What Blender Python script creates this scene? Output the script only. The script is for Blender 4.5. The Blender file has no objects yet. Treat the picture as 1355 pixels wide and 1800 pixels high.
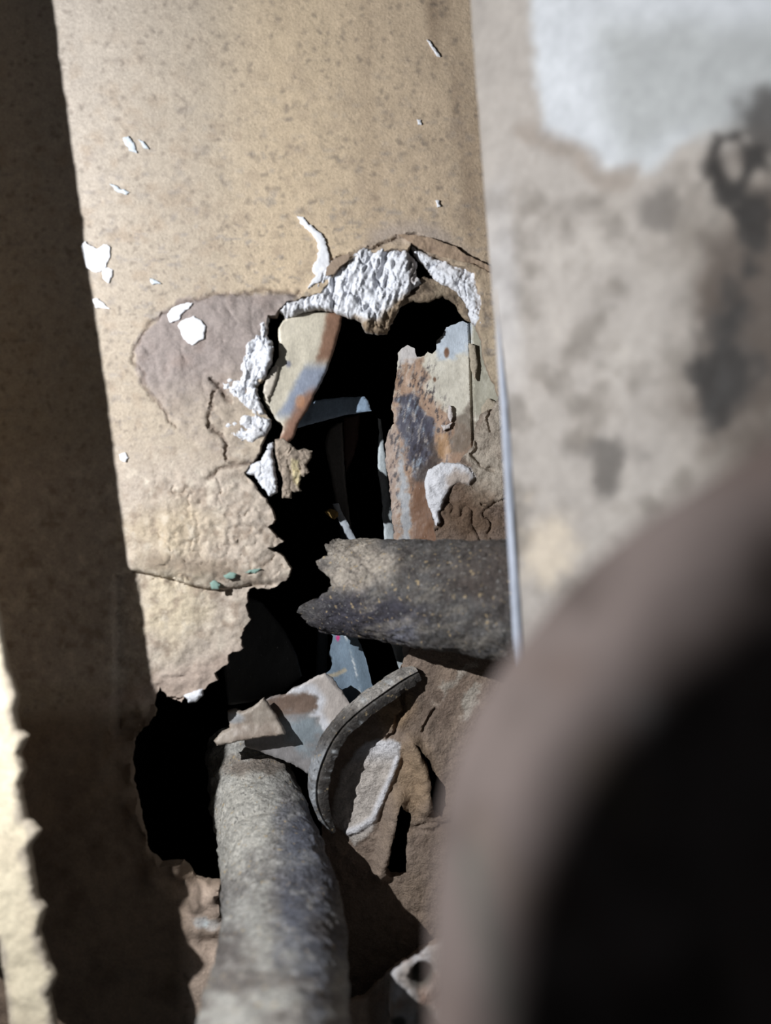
import bpy, math, random
import numpy as np
from mathutils import Vector
from mathutils.geometry import delaunay_2d_cdt
from mathutils.kdtree import KDTree

# ------------------------------------------------------------------ camera, world, light, exposure
sc = bpy.context.scene
COL = sc.collection
F = 1700.0                     # focal length in pixels of the 1355 x 1800 frame
CX, CY = 677.5, 900.0

cam_d = bpy.data.cameras.new('camera')
cam_d.sensor_fit = 'VERTICAL'
cam_d.sensor_height = 36.0
cam_d.sensor_width = 36.0
cam_d.lens = F / 1800.0 * 36.0
cam_d.clip_start = 0.01
cam_d.clip_end = 20
cam_d.dof.use_dof = True
cam_d.dof.focus_distance = 0.455
cam_d.dof.aperture_fstop = 5.4
cam = bpy.data.objects.new('camera', cam_d)
cam.rotation_euler = (math.pi / 2, 0, 0)       # looks along +Y
COL.objects.link(cam)
sc.camera = cam

world = bpy.data.worlds.new('world')
sc.world = world
world.use_nodes = True
wb = world.node_tree.nodes['Background']
wb.inputs['Color'].default_value = (0.84, 0.92, 1.0, 1)
wb.inputs['Strength'].default_value = 0.040

LPOS = Vector((-0.220, 0.165, 0.075))
lamp_d = bpy.data.lights.new('work_torch', 'POINT')   # the torch held left of the camera
lamp_d.energy = 6.7
lamp_d.color = (0.965, 0.985, 1.0)
lamp_d.shadow_soft_size = 0.0019
lamp = bpy.data.objects.new('work_torch', lamp_d)
lamp.location = LPOS
COL.objects.link(lamp)

sc.view_settings.view_transform = 'Standard'
sc.view_settings.look = 'None'
sc.view_settings.exposure = 0.0
sc.view_settings.gamma = 1.0
sc.view_settings.use_curve_mapping = False

# ------------------------------------------------------------------ helpers
_tabs = {}
def _tab(seed):
    if seed not in _tabs:
        _tabs[seed] = np.random.RandomState(seed).rand(256, 256)
    return _tabs[seed]

def vn(x, y, seed=0):
    t = _tab(seed)
    xi = np.floor(x).astype(int); yi = np.floor(y).astype(int)
    fx = x - xi; fy = y - yi
    fx = fx * fx * (3 - 2 * fx); fy = fy * fy * (3 - 2 * fy)
    x0 = xi & 255; x1 = (xi + 1) & 255; y0 = yi & 255; y1 = (yi + 1) & 255
    return (t[x0, y0] * (1 - fx) + t[x1, y0] * fx) * (1 - fy) + (t[x0, y1] * (1 - fx) + t[x1, y1] * fx) * fy

def fbm(x, y, scale, octv=4, seed=0, gain=0.5):
    """about -1..1; scale is the size in pixels of the largest blobs"""
    x = np.asarray(x, float) / scale; y = np.asarray(y, float) / scale
    s = 0; a = 1; n = 0
    for o in range(octv):
        s = s + a * (vn(x + 17.3 * o, y - 9.1 * o, seed + o) * 2 - 1)
        n += a; a *= gain; x = x * 2.03; y = y * 2.03
    return s / n * 1.6

def ridged(x, y, scale, octv=3, seed=0):
    """0..1, near 1 along thin crooked lines"""
    return 1 - np.clip(np.abs(fbm(x, y, scale, octv, seed)) * 3.0, 0, 1)

def sstep(a, b, x):
    t = np.clip((x - a) / (b - a), 0, 1)
    return t * t * (3 - 2 * t)

def seg_dist(P, A, B):
    """distance of points P (N,2) to segments A-B (M,2): min over segments"""
    out = np.full(len(P), 1e9)
    for i0 in range(0, len(P), 20000):
        p = P[i0:i0 + 20000, None, :]
        d = B - A
        L2 = np.maximum((d * d).sum(1), 1e-12)
        t = np.clip(((p - A) * d).sum(2) / L2, 0, 1)
        q = A + t[..., None] * d
        out[i0:i0 + 20000] = np.sqrt(((p - q) ** 2).sum(2)).min(1)
    return out

def line_dist(x, y, pts):
    a = np.array(pts, float)
    return seg_dist(np.stack([x, y], 1), a[:-1], a[1:])

def inside(P, poly):
    a = np.asarray(poly, float); b = np.roll(a, -1, 0)
    order = np.argsort(P[:, 1], kind='stable')
    x, y = P[order, 0], P[order, 1]
    c = np.zeros(len(P), bool)
    for (x0, y0), (x1, y1) in zip(a, b):
        if y0 == y1: continue
        i, j = np.searchsorted(y, [min(y0, y1), max(y0, y1)], side='left')
        if i < j: c[i:j] ^= x[i:j] < (x1 - x0) * (y[i:j] - y0) / (y1 - y0) + x0
    out = np.zeros(len(P), bool); out[order] = c
    return out

def loop_dist(P, loops):
    """distance to densely stepped outlines"""
    pts = np.vstack(loops)
    kd = KDTree(len(pts))
    for i, p in enumerate(pts): kd.insert((p[0], p[1], 0.0), i)
    kd.balance()
    return np.array([kd.find((p[0], p[1], 0.0))[2] for p in P.tolist()]) if len(P) else np.zeros(0)

def sdf(x, y, poly):
    """positive inside"""
    P = np.stack([x, y], 1)
    a = np.asarray(poly, float)
    d = seg_dist(P, a, np.roll(a, -1, 0))
    return np.where(inside(P, poly), d, -d)

def pmask(x, y, poly, soft=4, rag=0, rs=20, seed=5):
    """soft mask of a patch with a ragged outline"""
    if rag:
        x = x + rag * fbm(x, y, rs, 4, seed, 0.6); y = y + rag * fbm(x, y, rs, 4, seed + 40, 0.6)
    return sstep(-soft, soft, sdf(x, y, poly))

def ell(x, y, cx, cy, rx, ry, soft=0.35, rag=0.25, rs=30, seed=9, ang=0):
    dx, dy = x - cx, y - cy
    c, s = math.cos(ang), math.sin(ang)
    u = (dx * c + dy * s) / rx; v = (-dx * s + dy * c) / ry
    r = np.sqrt(u * u + v * v) + rag * fbm(x, y, rs, 4, seed)
    return 1 - sstep(1 - soft, 1 + soft, r)

def mix(c, col, m):
    m = np.asarray(m)[:, None]
    return c * (1 - m) + np.array(col, float) * m

def flat(x, rgb):
    return np.tile(np.array(rgb, float), (len(x), 1))

def lin(c):
    c = np.clip(c, 0, 255) / 255.0
    return np.where(c <= 0.04045, c / 12.92, ((c + 0.055) / 1.055) ** 2.4)

ALB = 0.80
def plane(Y0, a=0.0, b=0.0):
    """the plane Y = Y0 + a X + b Z, as seen through a frame coordinate"""
    def f(px, py):
        u = (px - CX) / F; v = (CY - py) / F
        return Y0 / (1 - a * u - b * v)
    return f

def P3(px, py, Y):
    return ((px - CX) / F * Y, Y, (CY - py) / F * Y)

def at(px, py, Y):
    return Vector(P3(px, py, Y))

def link(name, verts, faces, mat, parent=None, cols=None, smooth=True, sharp=50, origin=None):
    v = np.asarray(verts, float)
    if origin is None:
        lo, hi = v.min(0), v.max(0)
        origin = Vector(((lo[0] + hi[0]) / 2, (lo[1] + hi[1]) / 2, lo[2]))
    v = v - np.array(origin)
    me = bpy.data.meshes.new(name)
    me.from_pydata(v.tolist(), [], [tuple(f) for f in faces])
    me.validate()
    if smooth:
        me.polygons.foreach_set('use_smooth', [True] * len(me.polygons))
        try: me.set_sharp_from_angle(angle=math.radians(sharp))
        except Exception: pass
    if cols is not None:
        at_ = me.color_attributes.new('col', 'FLOAT_COLOR', 'POINT')
        c4 = np.ones((len(v), 4), np.float32); c4[:, :3] = lin(cols) * ALB
        at_.data.foreach_set('color', c4.ravel())
    me.materials.append(mat)
    me.update()
    o = bpy.data.objects.new(name, me)
    COL.objects.link(o)
    if parent is not None:
        o.parent = parent
        base = Vector((0, 0, 0)); p = parent
        while p is not None:
            base += p.location; p = p.parent
        o.location = Vector(origin) - base
    else:
        o.location = origin
    return o

def tag(o, label=None, cat=None, group=None, kind=None):
    if label: o['label'] = label
    if cat: o['category'] = cat
    if group: o['group'] = group
    if kind: o['kind'] = kind
    return o

def empty(name, loc):
    o = bpy.data.objects.new(name, None); o.empty_display_size = 0.02
    COL.objects.link(o); o.location = loc
    return o

def rough_line(pts, step, amp, scale, seed, closed=True):
    """an outline cut into short steps with torn, crooked edges"""
    a = np.array(pts, float)
    if closed: a = np.vstack([a, a[:1]])
    out = []
    for p, q in zip(a[:-1], a[1:]):
        n = max(1, int(round(np.hypot(*(q - p)) / step)))
        for i in range(n): out.append(p + (q - p) * i / n)
    if not closed: out.append(a[-1])
    o = np.array(out)
    if amp:
        o = o + np.stack([amp * fbm(o[:, 0], o[:, 1], scale, 4, seed, 0.65), amp * fbm(o[:, 0], o[:, 1], scale, 4, seed + 50, 0.65)], 1)
    return o

def sheet(name, outer, Y, mat, color, holes=(), relief=None, thick=0.003, step=4.0, rag=2.0, rs=14, seed=1, parent=None,
          step_fn=None, round_edge=0.0, round_px=8, back_shrink=0.0, edge_col=None, origin=None, sharp=50, slope=0.0):
    """a slab with a torn outline: front relief, real thickness, rim and back"""
    loops = [rough_line(outer, step, rag, rs, seed)]
    for k, h in enumerate(holes): loops.append(rough_line(h, step, rag, rs, seed + 7 * k + 3))
    loops = [np.round(l, 3) for l in loops]
    rnd = np.random.RandomState(seed)
    o = loops[0]
    x0, y0 = o.min(0); x1, y1 = o.max(0)
    def grid(s):
        gx, gy = np.meshgrid(np.arange(x0, x1, s), np.arange(y0, y1, s * 0.87))
        gx = gx + (np.arange(gx.shape[0]) % 2)[:, None] * s * 0.5
        g = np.stack([gx.ravel(), gy.ravel()], 1)
        return g + rnd.uniform(-0.18, 0.18, g.shape) * s
    levels = [(step, None)] if step_fn is None else step_fn
    cand = []
    for s, box in levels:
        g = grid(s)
        if box is not None:
            g = g[box(g[:, 0], g[:, 1])]
        cand.append((g, s))
    pts = []
    for g, s in cand:
        m = inside(g, loops[0])
        for l in loops[1:]: m &= ~inside(g, l)
        g = g[m]
        d = loop_dist(g, loops)
        pts.append(g[d > 0.6 * min(s, step)])
    V = np.vstack(loops + pts)
    E = []; k = 0
    for l in loops:
        n = len(l); E += [(k + i, k + (i + 1) % n) for i in range(n)]; k += n
    vo, eo, fo, ov, oe, of = delaunay_2d_cdt([Vector(p) for p in V], E, [], 0, 1e-4)
    vo = np.array([tuple(p) for p in vo])
    tri = np.array([f for f in fo if len(f) == 3])
    c = vo[tri].mean(1)
    m = inside(c, loops[0])
    for l in loops[1:]: m &= ~inside(c, l)
    tri = tri[m]
    A = vo[tri]
    area = (A[:, 1, 0] - A[:, 0, 0]) * (A[:, 2, 1] - A[:, 0, 1]) - (A[:, 1, 1] - A[:, 0, 1]) * (A[:, 2, 0] - A[:, 0, 0])
    tri = np.where((area < 0)[:, None], tri[:, ::-1], tri)      # front faces look at the camera
    x, y = vo[:, 0], vo[:, 1]
    Yb = Y(x, y) if callable(Y) else np.full(len(x), float(Y))
    d = loop_dist(vo, loops)
    rel = relief(x, y, d) if relief else np.zeros(len(x))
    if round_edge: rel = rel - round_edge * (1 - np.sqrt(np.clip(1 - (1 - np.clip(d / round_px, 0, 1)) ** 2, 0, 1)))
    base = np.stack(P3(x, y, Yb), 1)
    fr = base.copy(); fr[:, 1] -= rel
    bk = base.copy(); bk[:, 1] += thick; bk[:, 2] -= slope * thick
    n = len(x)
    # rim: edges used by a single triangle
    e = np.vstack([tri[:, [0, 1]], tri[:, [1, 2]], tri[:, [2, 0]]])
    key = np.sort(e, 1); _, inv, cnt = np.unique(key, axis=0, return_inverse=True, return_counts=True)
    inv = inv.ravel()
    rim = e[cnt[inv] == 1]
    bidx = np.unique(rim)
    faces = tri.tolist()
    # back: only the rim ring and a coarse lid are needed, the same triangulation keeps it simple
    faces += (tri[:, ::-1] + n).tolist()
    for a_, b_ in rim: faces.append((b_, a_, a_ + n, b_ + n))
    cols = color(x, y)
    cb = cols.copy()
    if edge_col is not None: cb = mix(cb, edge_col, np.ones(len(x)))
    used = np.unique(tri)
    remap = np.full(2 * n, -1); keep = np.concatenate([used, used + n]); remap[keep] = np.arange(len(keep))
    verts = np.vstack([fr, bk])[keep]; cc = np.vstack([cols, cb])[keep]
    faces = [tuple(int(remap[i]) for i in f) for f in faces]
    return link(name, verts, faces, mat, parent, cc, sharp=sharp, origin=origin)

def spline(pts, n):
    p = np.array(pts, float)
    p = np.vstack([2 * p[0] - p[1], p, 2 * p[-1] - p[-2]])
    out = []
    m = len(p) - 3
    for t in np.linspace(0, m, n):
        i = min(int(t), m - 1); u = t - i
        a, b, c, d = p[i:i + 4]
        out.append(0.5 * ((2 * b) + (-a + c) * u + (2 * a - 5 * b + 4 * c - d) * u * u + (-a + 3 * b - 3 * c + d) * u ** 3))
    return np.array(out)

def frames(C, up=(0, -1, 0)):
    T = np.gradient(C, axis=0); T /= np.linalg.norm(T, axis=1)[:, None]
    U = np.zeros_like(T); n = np.array(up, float)
    for i, t in enumerate(T):
        n = n - t * n.dot(t); n /= np.linalg.norm(n); U[i] = n
    return T, U, np.cross(T, U)

def project(v):
    return CX + F * v[:, 0] / v[:, 1], CY - F * v[:, 2] / v[:, 1]

def tube(name, path, rad, mat, color, nth=96, ns=160, disp=None, s0=None, wall=0.003, parent=None, up=(0, -1, 0), inner_col=(40, 34, 30)):
    """pipe with wall thickness; s0(theta) in 0..1 is where the torn end starts; disp(theta, s) in metres"""
    dense = spline(path, 400); seg = np.r_[0, np.cumsum(np.linalg.norm(np.diff(dense, axis=0), axis=1))]; seg /= seg[-1]
    T, U, W = frames(dense, up)
    rr = np.interp(seg, np.linspace(0, 1, len(rad)), rad) if not callable(rad) else rad(seg)
    th = np.linspace(0, 2 * math.pi, nth, endpoint=False)
    st = np.array([s0(t) for t in th]) if s0 else np.zeros(nth)
    S = st[None, :] + (1 - st[None, :]) * np.linspace(0, 1, ns)[:, None]
    TH = np.tile(th, (ns, 1))
    def pos(S, TH, R):
        out = []
        for k in range(3):
            c = np.interp(S, seg, dense[:, k]); u = np.interp(S, seg, U[:, k]); w = np.interp(S, seg, W[:, k])
            out.append(c + R * (np.cos(TH) * u + np.sin(TH) * w))
        return np.stack(out, -1)
    R = np.interp(S, seg, rr)
    D = disp(TH, S) if disp else 0
    O = pos(S, TH, R + D).reshape(-1, 3); I = pos(S, TH, R - wall + D * 0.4).reshape(-1, 3)
    n = ns * nth; faces = []
    for i in range(ns - 1):
        for j in range(nth):
            k = (j + 1) % nth
            a, b, c, d = i * nth + j, i * nth + k, (i + 1) * nth + k, (i + 1) * nth + j
            faces.append((a, b, c, d)); faces.append((n + d, n + c, n + b, n + a))
    for j in range(nth):
        k = (j + 1) % nth
        faces.append((k, j, n + j, n + k)); a = (ns - 1) * nth
        faces.append((a + j, a + k, n + a + k, n + a + j))
    px, py = project(O)
    co = color(px, py, TH.ravel(), S.ravel()); ci = flat(px, inner_col)
    return link(name, np.vstack([O, I]), faces, mat, parent, np.vstack([co, ci]), sharp=60)

def sweep(name, path, prof, mat, color, ns=80, parent=None, up=(0, -1, 0), scale=None, jit=0.0, seed=3, sharp=40):
    """closed profile (list of (u,w) metres) swept along a path, capped"""
    C = spline(path, ns); T, U, W = frames(C, up)
    pr = np.array(prof, float); m = len(pr)
    sc_ = np.ones(ns) if scale is None else np.interp(np.linspace(0, 1, ns), np.linspace(0, 1, len(scale)), scale)
    V = []
    for i in range(ns):
        for j, (a, b) in enumerate(pr):
            k = 1 + jit * float(fbm(np.array([i * 3.0]), np.array([j * 31.0]), 14, 4, seed)[0])
            V.append(C[i] + U[i] * a * sc_[i] * k + W[i] * b * sc_[i] * k)
    V = np.array(V); faces = []
    for i in range(ns - 1):
        for j in range(m):
            k = (j + 1) % m
            faces.append((i * m + j, i * m + k, (i + 1) * m + k, (i + 1) * m + j))
    faces.append(tuple(range(m))[::-1]); faces.append(tuple((ns - 1) * m + j for j in range(m)))
    px, py = project(V)
    return link(name, V, faces, mat, parent, color(px, py, np.tile(np.arange(m), ns), np.repeat(np.linspace(0, 1, ns), m)), sharp=sharp)

# ------------------------------------------------------------------ materials (all procedural)
def material(name, rough=0.85, metal=0.0, spec=0.3, n1=(900, 0.18), n2=(160, 0.15), bump=(700, 0.35, 0.0006), speck=None, stretch=(1, 1, 1)):
    """albedo from the object's own colour patches, broken up by noise; fine relief by bump.
    n = (scale per metre, amount); speck = (scale, threshold, colour, amount)"""
    m = bpy.data.materials.new(name); m.use_nodes = True
    nt = m.node_tree; N = nt.nodes; L = nt.links
    bs = N['Principled BSDF']
    bs.inputs['Metallic'].default_value = metal
    bs.inputs['Specular IOR Level'].default_value = spec
    tc = N.new('ShaderNodeTexCoord'); mp = N.new('ShaderNodeMapping'); mp.inputs['Scale'].default_value = stretch
    L.new(tc.outputs['Object'], mp.inputs['Vector'])
    at_ = N.new('ShaderNodeAttribute'); at_.attribute_name = 'col'
    cur = at_.outputs['Color']
    def noise(scale, detail=5, rough_=0.6):
        n = N.new('ShaderNodeTexNoise'); n.inputs['Scale'].default_value = scale
        n.inputs['Detail'].default_value = detail; n.inputs['Roughness'].default_value = rough_
        L.new(mp.outputs['Vector'], n.inputs['Vector']); return n
    for scale, amt in (n1, n2):
        n = noise(scale)
        r = N.new('ShaderNodeMapRange'); r.inputs['From Min'].default_value = 0.3; r.inputs['From Max'].default_value = 0.7
        r.inputs['To Min'].default_value = 1 - amt; r.inputs['To Max'].default_value = 1 + amt
        L.new(n.outputs['Fac'], r.inputs['Value'])
        mx = N.new('ShaderNodeMix'); mx.data_type = 'RGBA'; mx.blend_type = 'MULTIPLY'; mx.inputs['Factor'].default_value = 1
        L.new(cur, mx.inputs[6]); L.new(r.outputs['Result'], mx.inputs[7]); cur = mx.outputs[2]
    if speck:
        for scale, thr, col, amt in speck:
            n = noise(scale, 3, 0.5)
            r = N.new('ShaderNodeMapRange'); r.inputs['From Min'].default_value = thr; r.inputs['From Max'].default_value = thr + 0.05
            r.inputs['To Max'].default_value = amt
            L.new(n.outputs['Fac'], r.inputs['Value'])
            mx = N.new('ShaderNodeMix'); mx.data_type = 'RGBA'
            L.new(r.outputs['Result'], mx.inputs['Factor']); L.new(cur, mx.inputs[6])
            mx.inputs[7].default_value = (*(lin(np.array(col, float)) * ALB), 1); cur = mx.outputs[2]
    L.new(cur, bs.inputs['Base Color'])
    rn = noise(n2[0] * 1.7)
    rr = N.new('ShaderNodeMapRange'); rr.inputs['To Min'].default_value = max(0.05, rough - 0.12); rr.inputs['To Max'].default_value = min(1, rough + 0.12)
    L.new(rn.outputs['Fac'], rr.inputs['Value']); L.new(rr.outputs['Result'], bs.inputs['Roughness'])
    if bump:
        n = noise(bump[0], 6, 0.65)
        b = N.new('ShaderNodeBump'); b.inputs['Strength'].default_value = bump[1]; b.inputs['Distance'].default_value = bump[2]
        L.new(n.outputs['Fac'], b.inputs['Height']); L.new(b.outputs['Normal'], bs.inputs['Normal'])
    return m

M_board = material('weathered_tan_board', 0.9, 0, 0.2, (900, 0.13), (300, 0.09), (800, 0.6, 0.0007),
                   speck=[(700, 0.66, (128, 116, 106), 0.32), (1500, 0.66, (112, 102, 95), 0.4)])
M_plaster = material('broken_white_plaster', 0.95, 0, 0.1, (1400, 0.07), (500, 0.06), (900, 0.8, 0.0010))
M_crumb = material('brown_crumbling_render', 0.95, 0, 0.1, (1300, 0.2), (300, 0.16), (900, 0.9, 0.0014),
                   speck=[(900, 0.70, (200, 185, 165), 0.5), (700, 0.70, (60, 48, 40), 0.5)])
M_metal = material('rusted_painted_steel', 0.5, 0.0, 0.4, (1500, 0.14), (260, 0.12), (1300, 0.3, 0.0003),
                   speck=[(1500, 0.72, (230, 228, 225), 0.5)], stretch=(1, 1, 0.45))
M_pipe = material('crusted_iron_pipe', 0.7, 0.0, 0.4, (700, 0.42), (230, 0.25), (800, 1.0, 0.0016),
                  speck=[(520, 0.645, (206, 182, 142), 0.8), (460, 0.62, (48, 44, 46), 0.6), (900, 0.66, (215, 215, 212), 0.6)])
M_sheet = material('grimy_pale_paint', 0.7, 0, 0.3, (260, 0.09), (70, 0.09), (300, 0.2, 0.0006))
M_elbow = material('dark_brown_pipe_coating', 0.9, 0, 0.08, (200, 0.12), (60, 0.15), (200, 0.2, 0.0006))
M_dark = material('near_black_steel', 0.8, 0, 0.2, (700, 0.2), (150, 0.2), (600, 0.3, 0.0004))
M_flake = material('white_paint_flake', 0.8, 0, 0.2, (900, 0.05), (300, 0.05), (700, 0.3, 0.0003))

# ------------------------------------------------------------------ the setting: the wall with its torn opening
WALL = plane(0.412, 0.13, 0.0)
HOLE = [(491, 541), (484, 555), (468, 557), (467, 586), (478, 607), (474, 634), (460, 666), (445, 679), (457, 710), (474, 737), (463, 772),
        (447, 808), (428, 834), (440, 842), (455, 866), (473, 886), (485, 914), (470, 927), (497, 953), (470, 964), (498, 979), (510, 1001),
        (502, 1022), (474, 1035), (446, 1031), (431, 1044), (431, 1079), (438, 1091), (418, 1121), (423, 1142), (398, 1153), (398, 1166),
        (373, 1184), (376, 1197), (357, 1213), (336, 1230), (322, 1224), (315, 1239), (294, 1233), (278, 1212), (268, 1226), (266, 1267), (233, 1302), (226, 1341), (233, 1396),
        (249, 1458), (253, 1497), (280, 1524), (319, 1520), (340, 1550), (386, 1556), (380, 1590), (390, 1640), (420, 1700), (470, 1770), (560, 1790), (640, 1760),
        (688, 1712), (750, 1668), (800, 1650), (900, 1640), (905, 1400), (905, 1100), (900, 800), (878, 690), (858, 650), (846, 600), (838, 570),
        (846, 530), (832, 480), (790, 462), (745, 440), (724, 428), (716, 442), (690, 440), (640, 446), (600, 462), (575, 500), (560, 516), (530, 524), (505, 530)]
BULGE = [(234, 620), (250, 590), (280, 555), (320, 532), (380, 519), (450, 513), (500, 518), (530, 522), (500, 560), (470, 620), (440, 680), (430, 760), (400, 800), (360, 792), (310, 752), (288, 720), (250, 668)]
L_BULGE = [(520, 517), (450, 511), (380, 517), (320, 531), (296, 545), (270, 565), (250, 588), (236, 615), (236, 640), (250, 655), (248, 672), (270, 700), (288, 720), (296, 742), (312, 755)]
L_TEAR = [(372, 668), (392, 690), (405, 705)]
L_TEAR2 = [(378, 690), (376, 712), (364, 735), (368, 752), (385, 765), (398, 785), (398, 805)]
L_RIDGE = [(225, 998), (240, 1003), (262, 1009), (300, 1018), (330, 1028), (360, 1035), (395, 1036), (440, 1027), (480, 1030)]
L_LIP = [(365, 840), (380, 826), (405, 818), (440, 815)]
L_TOP = [(575, 470), (590, 456), (640, 440), (690, 421), (700, 414), (730, 415), (760, 421), (795, 432), (820, 450), (850, 466), (870, 474)]
LOBE2 = [(230, 1004), (262, 1010), (300, 1019), (330, 1029), (360, 1036), (395, 1037), (440, 1028), (470, 1060), (470, 1300), (200, 1300), (200, 1010)]

def wall_relief(x, y, d):
    r = 0.00025 * fbm(x, y, 60, 4, 3)
    b = sstep(-8, 14, sdf(x + 3 * fbm(x, y, 18, 3, 6), y, BULGE))
    r += 0.0010 * b * (1 + 0.3 * fbm(x, y, 40, 3, 14))
    r += 0.0008 * b * fbm(x, y, 26, 5, 15) - 0.0006 * b * ridged(x, y, 60, 3, 16) ** 4
    crumb = sstep(800, 860, y) * (1 - sstep(1012, 1040, y)) * sstep(215, 330, x)
    r += crumb * (0.0016 * fbm(x, y, 30, 6, 21, 0.62) - 0.0012 * ridged(x, y, 46, 4, 27) ** 3)
    low = pmask(x, y, LOBE2, 2.0)
    r += -0.0034 * low + low * 0.0010 * fbm(x, y, 30, 6, 33, 0.6)
    lump = sstep(30, 0, line_dist(x, y - 0, [(240, 985), (330, 1005), (420, 1005), (495, 1003)]))
    r += 0.0018 * lump * (1 - low)
    for L_, w, dep in ((L_BULGE, 3.4, 0.0010), (L_TEAR, 4.5, 0.0022), (L_TEAR2, 3.0, 0.0018), (L_RIDGE, 3.5, 0.001), (L_LIP, 4, 0.0015), (L_TOP, 3.5, 0.0022)):
        dl = line_dist(x + 6 * fbm(x, y, 22, 4, 41, 0.65), y + 6 * fbm(x, y, 22, 4, 43, 0.65), L_)
        r -= dep * (1 - sstep(0.3 * w, 1.5 * w, dl))
    # broken rim all round the opening, stronger in the crumbling lower part
    rimw = np.where(y > 1190, 90.0, 26.0)
    near = 1 - sstep(0, 1, d / rimw)
    amp = np.where(y > 1230, 0.0042, 0.0010)
    r += near * amp * (fbm(x, y, 34, 5, 51) - 0.35)
    r += sstep(1240, 1320, y) * 0.0016 * fbm(x, y, 70, 5, 61)
    ring = sstep(0, 60, 70 - np.abs(y - 445)) * sstep(560, 620, x) * (1 - sstep(880, 900, x))
    r += 0.0022 * ring * (1 - sstep(0, 26, d))
    return r

def wall_color(x, y):
    c = mix(flat(x, (188, 171, 150)), (220, 197, 167), sstep(330, 620, x))  # darker left, lighter right: the colour evens out the torch's falloff
    c = mix(c, (190, 178, 166), 0.9 * (1 - sstep(60, 460, x + 0.06 * y)) * (1 - sstep(250, 900, y)))
    c = mix(c, (214, 188, 154), 0.7 * sstep(330, 520, x) * (1 - sstep(200, 520, np.abs(y - 250))))
    c = mix(c, (214, 187, 157), np.clip(sstep(500, 780, x + 40 * fbm(x, y * 0.25, 60, 4, 4)) * (1 - sstep(520, 620, y)) * 0.7, 0, 1))
    c = mix(c, (138, 114, 92), 0.5 * np.clip(fbm(x, y * 0.12, 40, 5, 8) * 0.9 + 0.1, 0, 1) * sstep(580, 740, x) * (1 - sstep(420, 470, y)))
    c = mix(c, (172, 150, 128), 0.45 * np.clip(fbm(x, y, 22, 5, 12) * 1.4 - 0.1, 0, 1) * sstep(-100, 300, y))
    c = mix(c, (150, 142, 138), 0.5 * np.clip(fbm(x * 0.8, y * 1.6, 12, 4, 18) * 2.2 - 0.9, 0, 1) * sstep(0, 400, y))
    c = mix(c, (120, 108, 98), 0.5 * np.clip(fbm(x, y, 7, 3, 48) * 2.4 - 1.25, 0, 1))
    c = mix(c, (188, 170, 156), 0.8 * pmask(x, y, [(640, 440), (660, 405), (720, 385), (775, 400), (810, 430), (840, 455), (700, 425)], 16, 8, 40))
    b = pmask(x, y, BULGE, 6, 7, 24, 31) * (1 - 0.75 * sstep(640, 760, y + 0.25 * (x - 300)))
    c = mix(c, (154, 141, 137), 0.9 * b)
    c = mix(c, (152, 130, 120), 0.5 * b * np.clip(fbm(x, y, 40, 4, 23) + 0.1, 0, 1))
    lowz = sstep(730, 860, y) * (1 - sstep(1190, 1220, y))
    c = mix(c, (196, 180, 165), 0.8 * lowz)
    c = mix(c, (204, 182, 148), 0.6 * ell(x, y, 300, 930, 75, 45, 0.6) + 0.0 * x)
    c = mix(c, (216, 198, 166), 0.75 * ell(x, y, 300, 1050, 60, 80, 0.6, 0.3))
    c = mix(c, (150, 130, 112), 0.6 * lowz * np.clip(fbm(x, y, 18, 5, 29, 0.6) * 1.8 - 0.25, 0, 1))
    c = mix(c, (226, 212, 192), 0.6 * lowz * np.clip(fbm(x, y, 16, 4, 39, 0.6) * 1.8 - 0.3, 0, 1))
    c = mix(c, (134, 116, 98), 0.65 * (1 - sstep(2, 26, np.abs(y - (985 + 0.10 * (x - 240))))) * sstep(235, 270, x) * (1 - sstep(380, 440, x)))
    c = mix(c, (186, 164, 150), 0.8 * sstep(1165, 1200, y + 0.35 * (x - 300)) * (1 - sstep(1235, 1260, y)))
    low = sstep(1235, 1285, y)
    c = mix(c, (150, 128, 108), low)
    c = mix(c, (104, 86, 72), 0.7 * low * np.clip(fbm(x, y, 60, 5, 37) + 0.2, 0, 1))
    deb = sstep(300, 345, x) * sstep(1540, 1570, y) * (1 - sstep(640, 660, x))
    c = mix(c, (206, 180, 160), deb)
    c = mix(c, (70, 58, 48), deb * 0.9 * np.clip(ridged(x, y, 60, 2, 71) * 1.3 - 0.5, 0, 1))
    c = mix(c, (232, 230, 228), 0.9 * ell(x, y, 352, 1622, 12, 10) + 0.7 * ell(x, y, 372, 1628, 14, 9))
    br = sstep(640, 680, x) * sstep(1640, 1660, y)
    c = mix(c, (206, 190, 178), br)
    c = mix(c, (176, 128, 104), br * 0.6 * np.clip(fbm(x, y, 40, 4, 77) * 1.6, 0, 1))
    c = mix(c, (62, 62, 58), br * (ell(x, y, 742, 1720, 17, 22) + 0.9 * ell(x, y, 745, 1790, 16, 20) + 0.8 * ell(x, y, 702, 1795, 12, 12)).clip(0, 1))
    for L_, w, k in ((L_BULGE, 2.2, 0.55), (L_TEAR, 2.5, 0.6), (L_TEAR2, 2.2, 0.6), (L_TOP, 2.2, 0.7), (L_LIP, 2.5, 0.5)):
        dl = line_dist(x + 6 * fbm(x, y, 22, 4, 41, 0.65), y + 6 * fbm(x, y, 22, 4, 43, 0.65), L_)
        c = mix(c, (84, 68, 58), 0.7 * k * (1 - sstep(w * 0.5, w * 1.9, dl)))
    g = c.mean(1, keepdims=True)
    return g + (c - g) * 0.84

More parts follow.
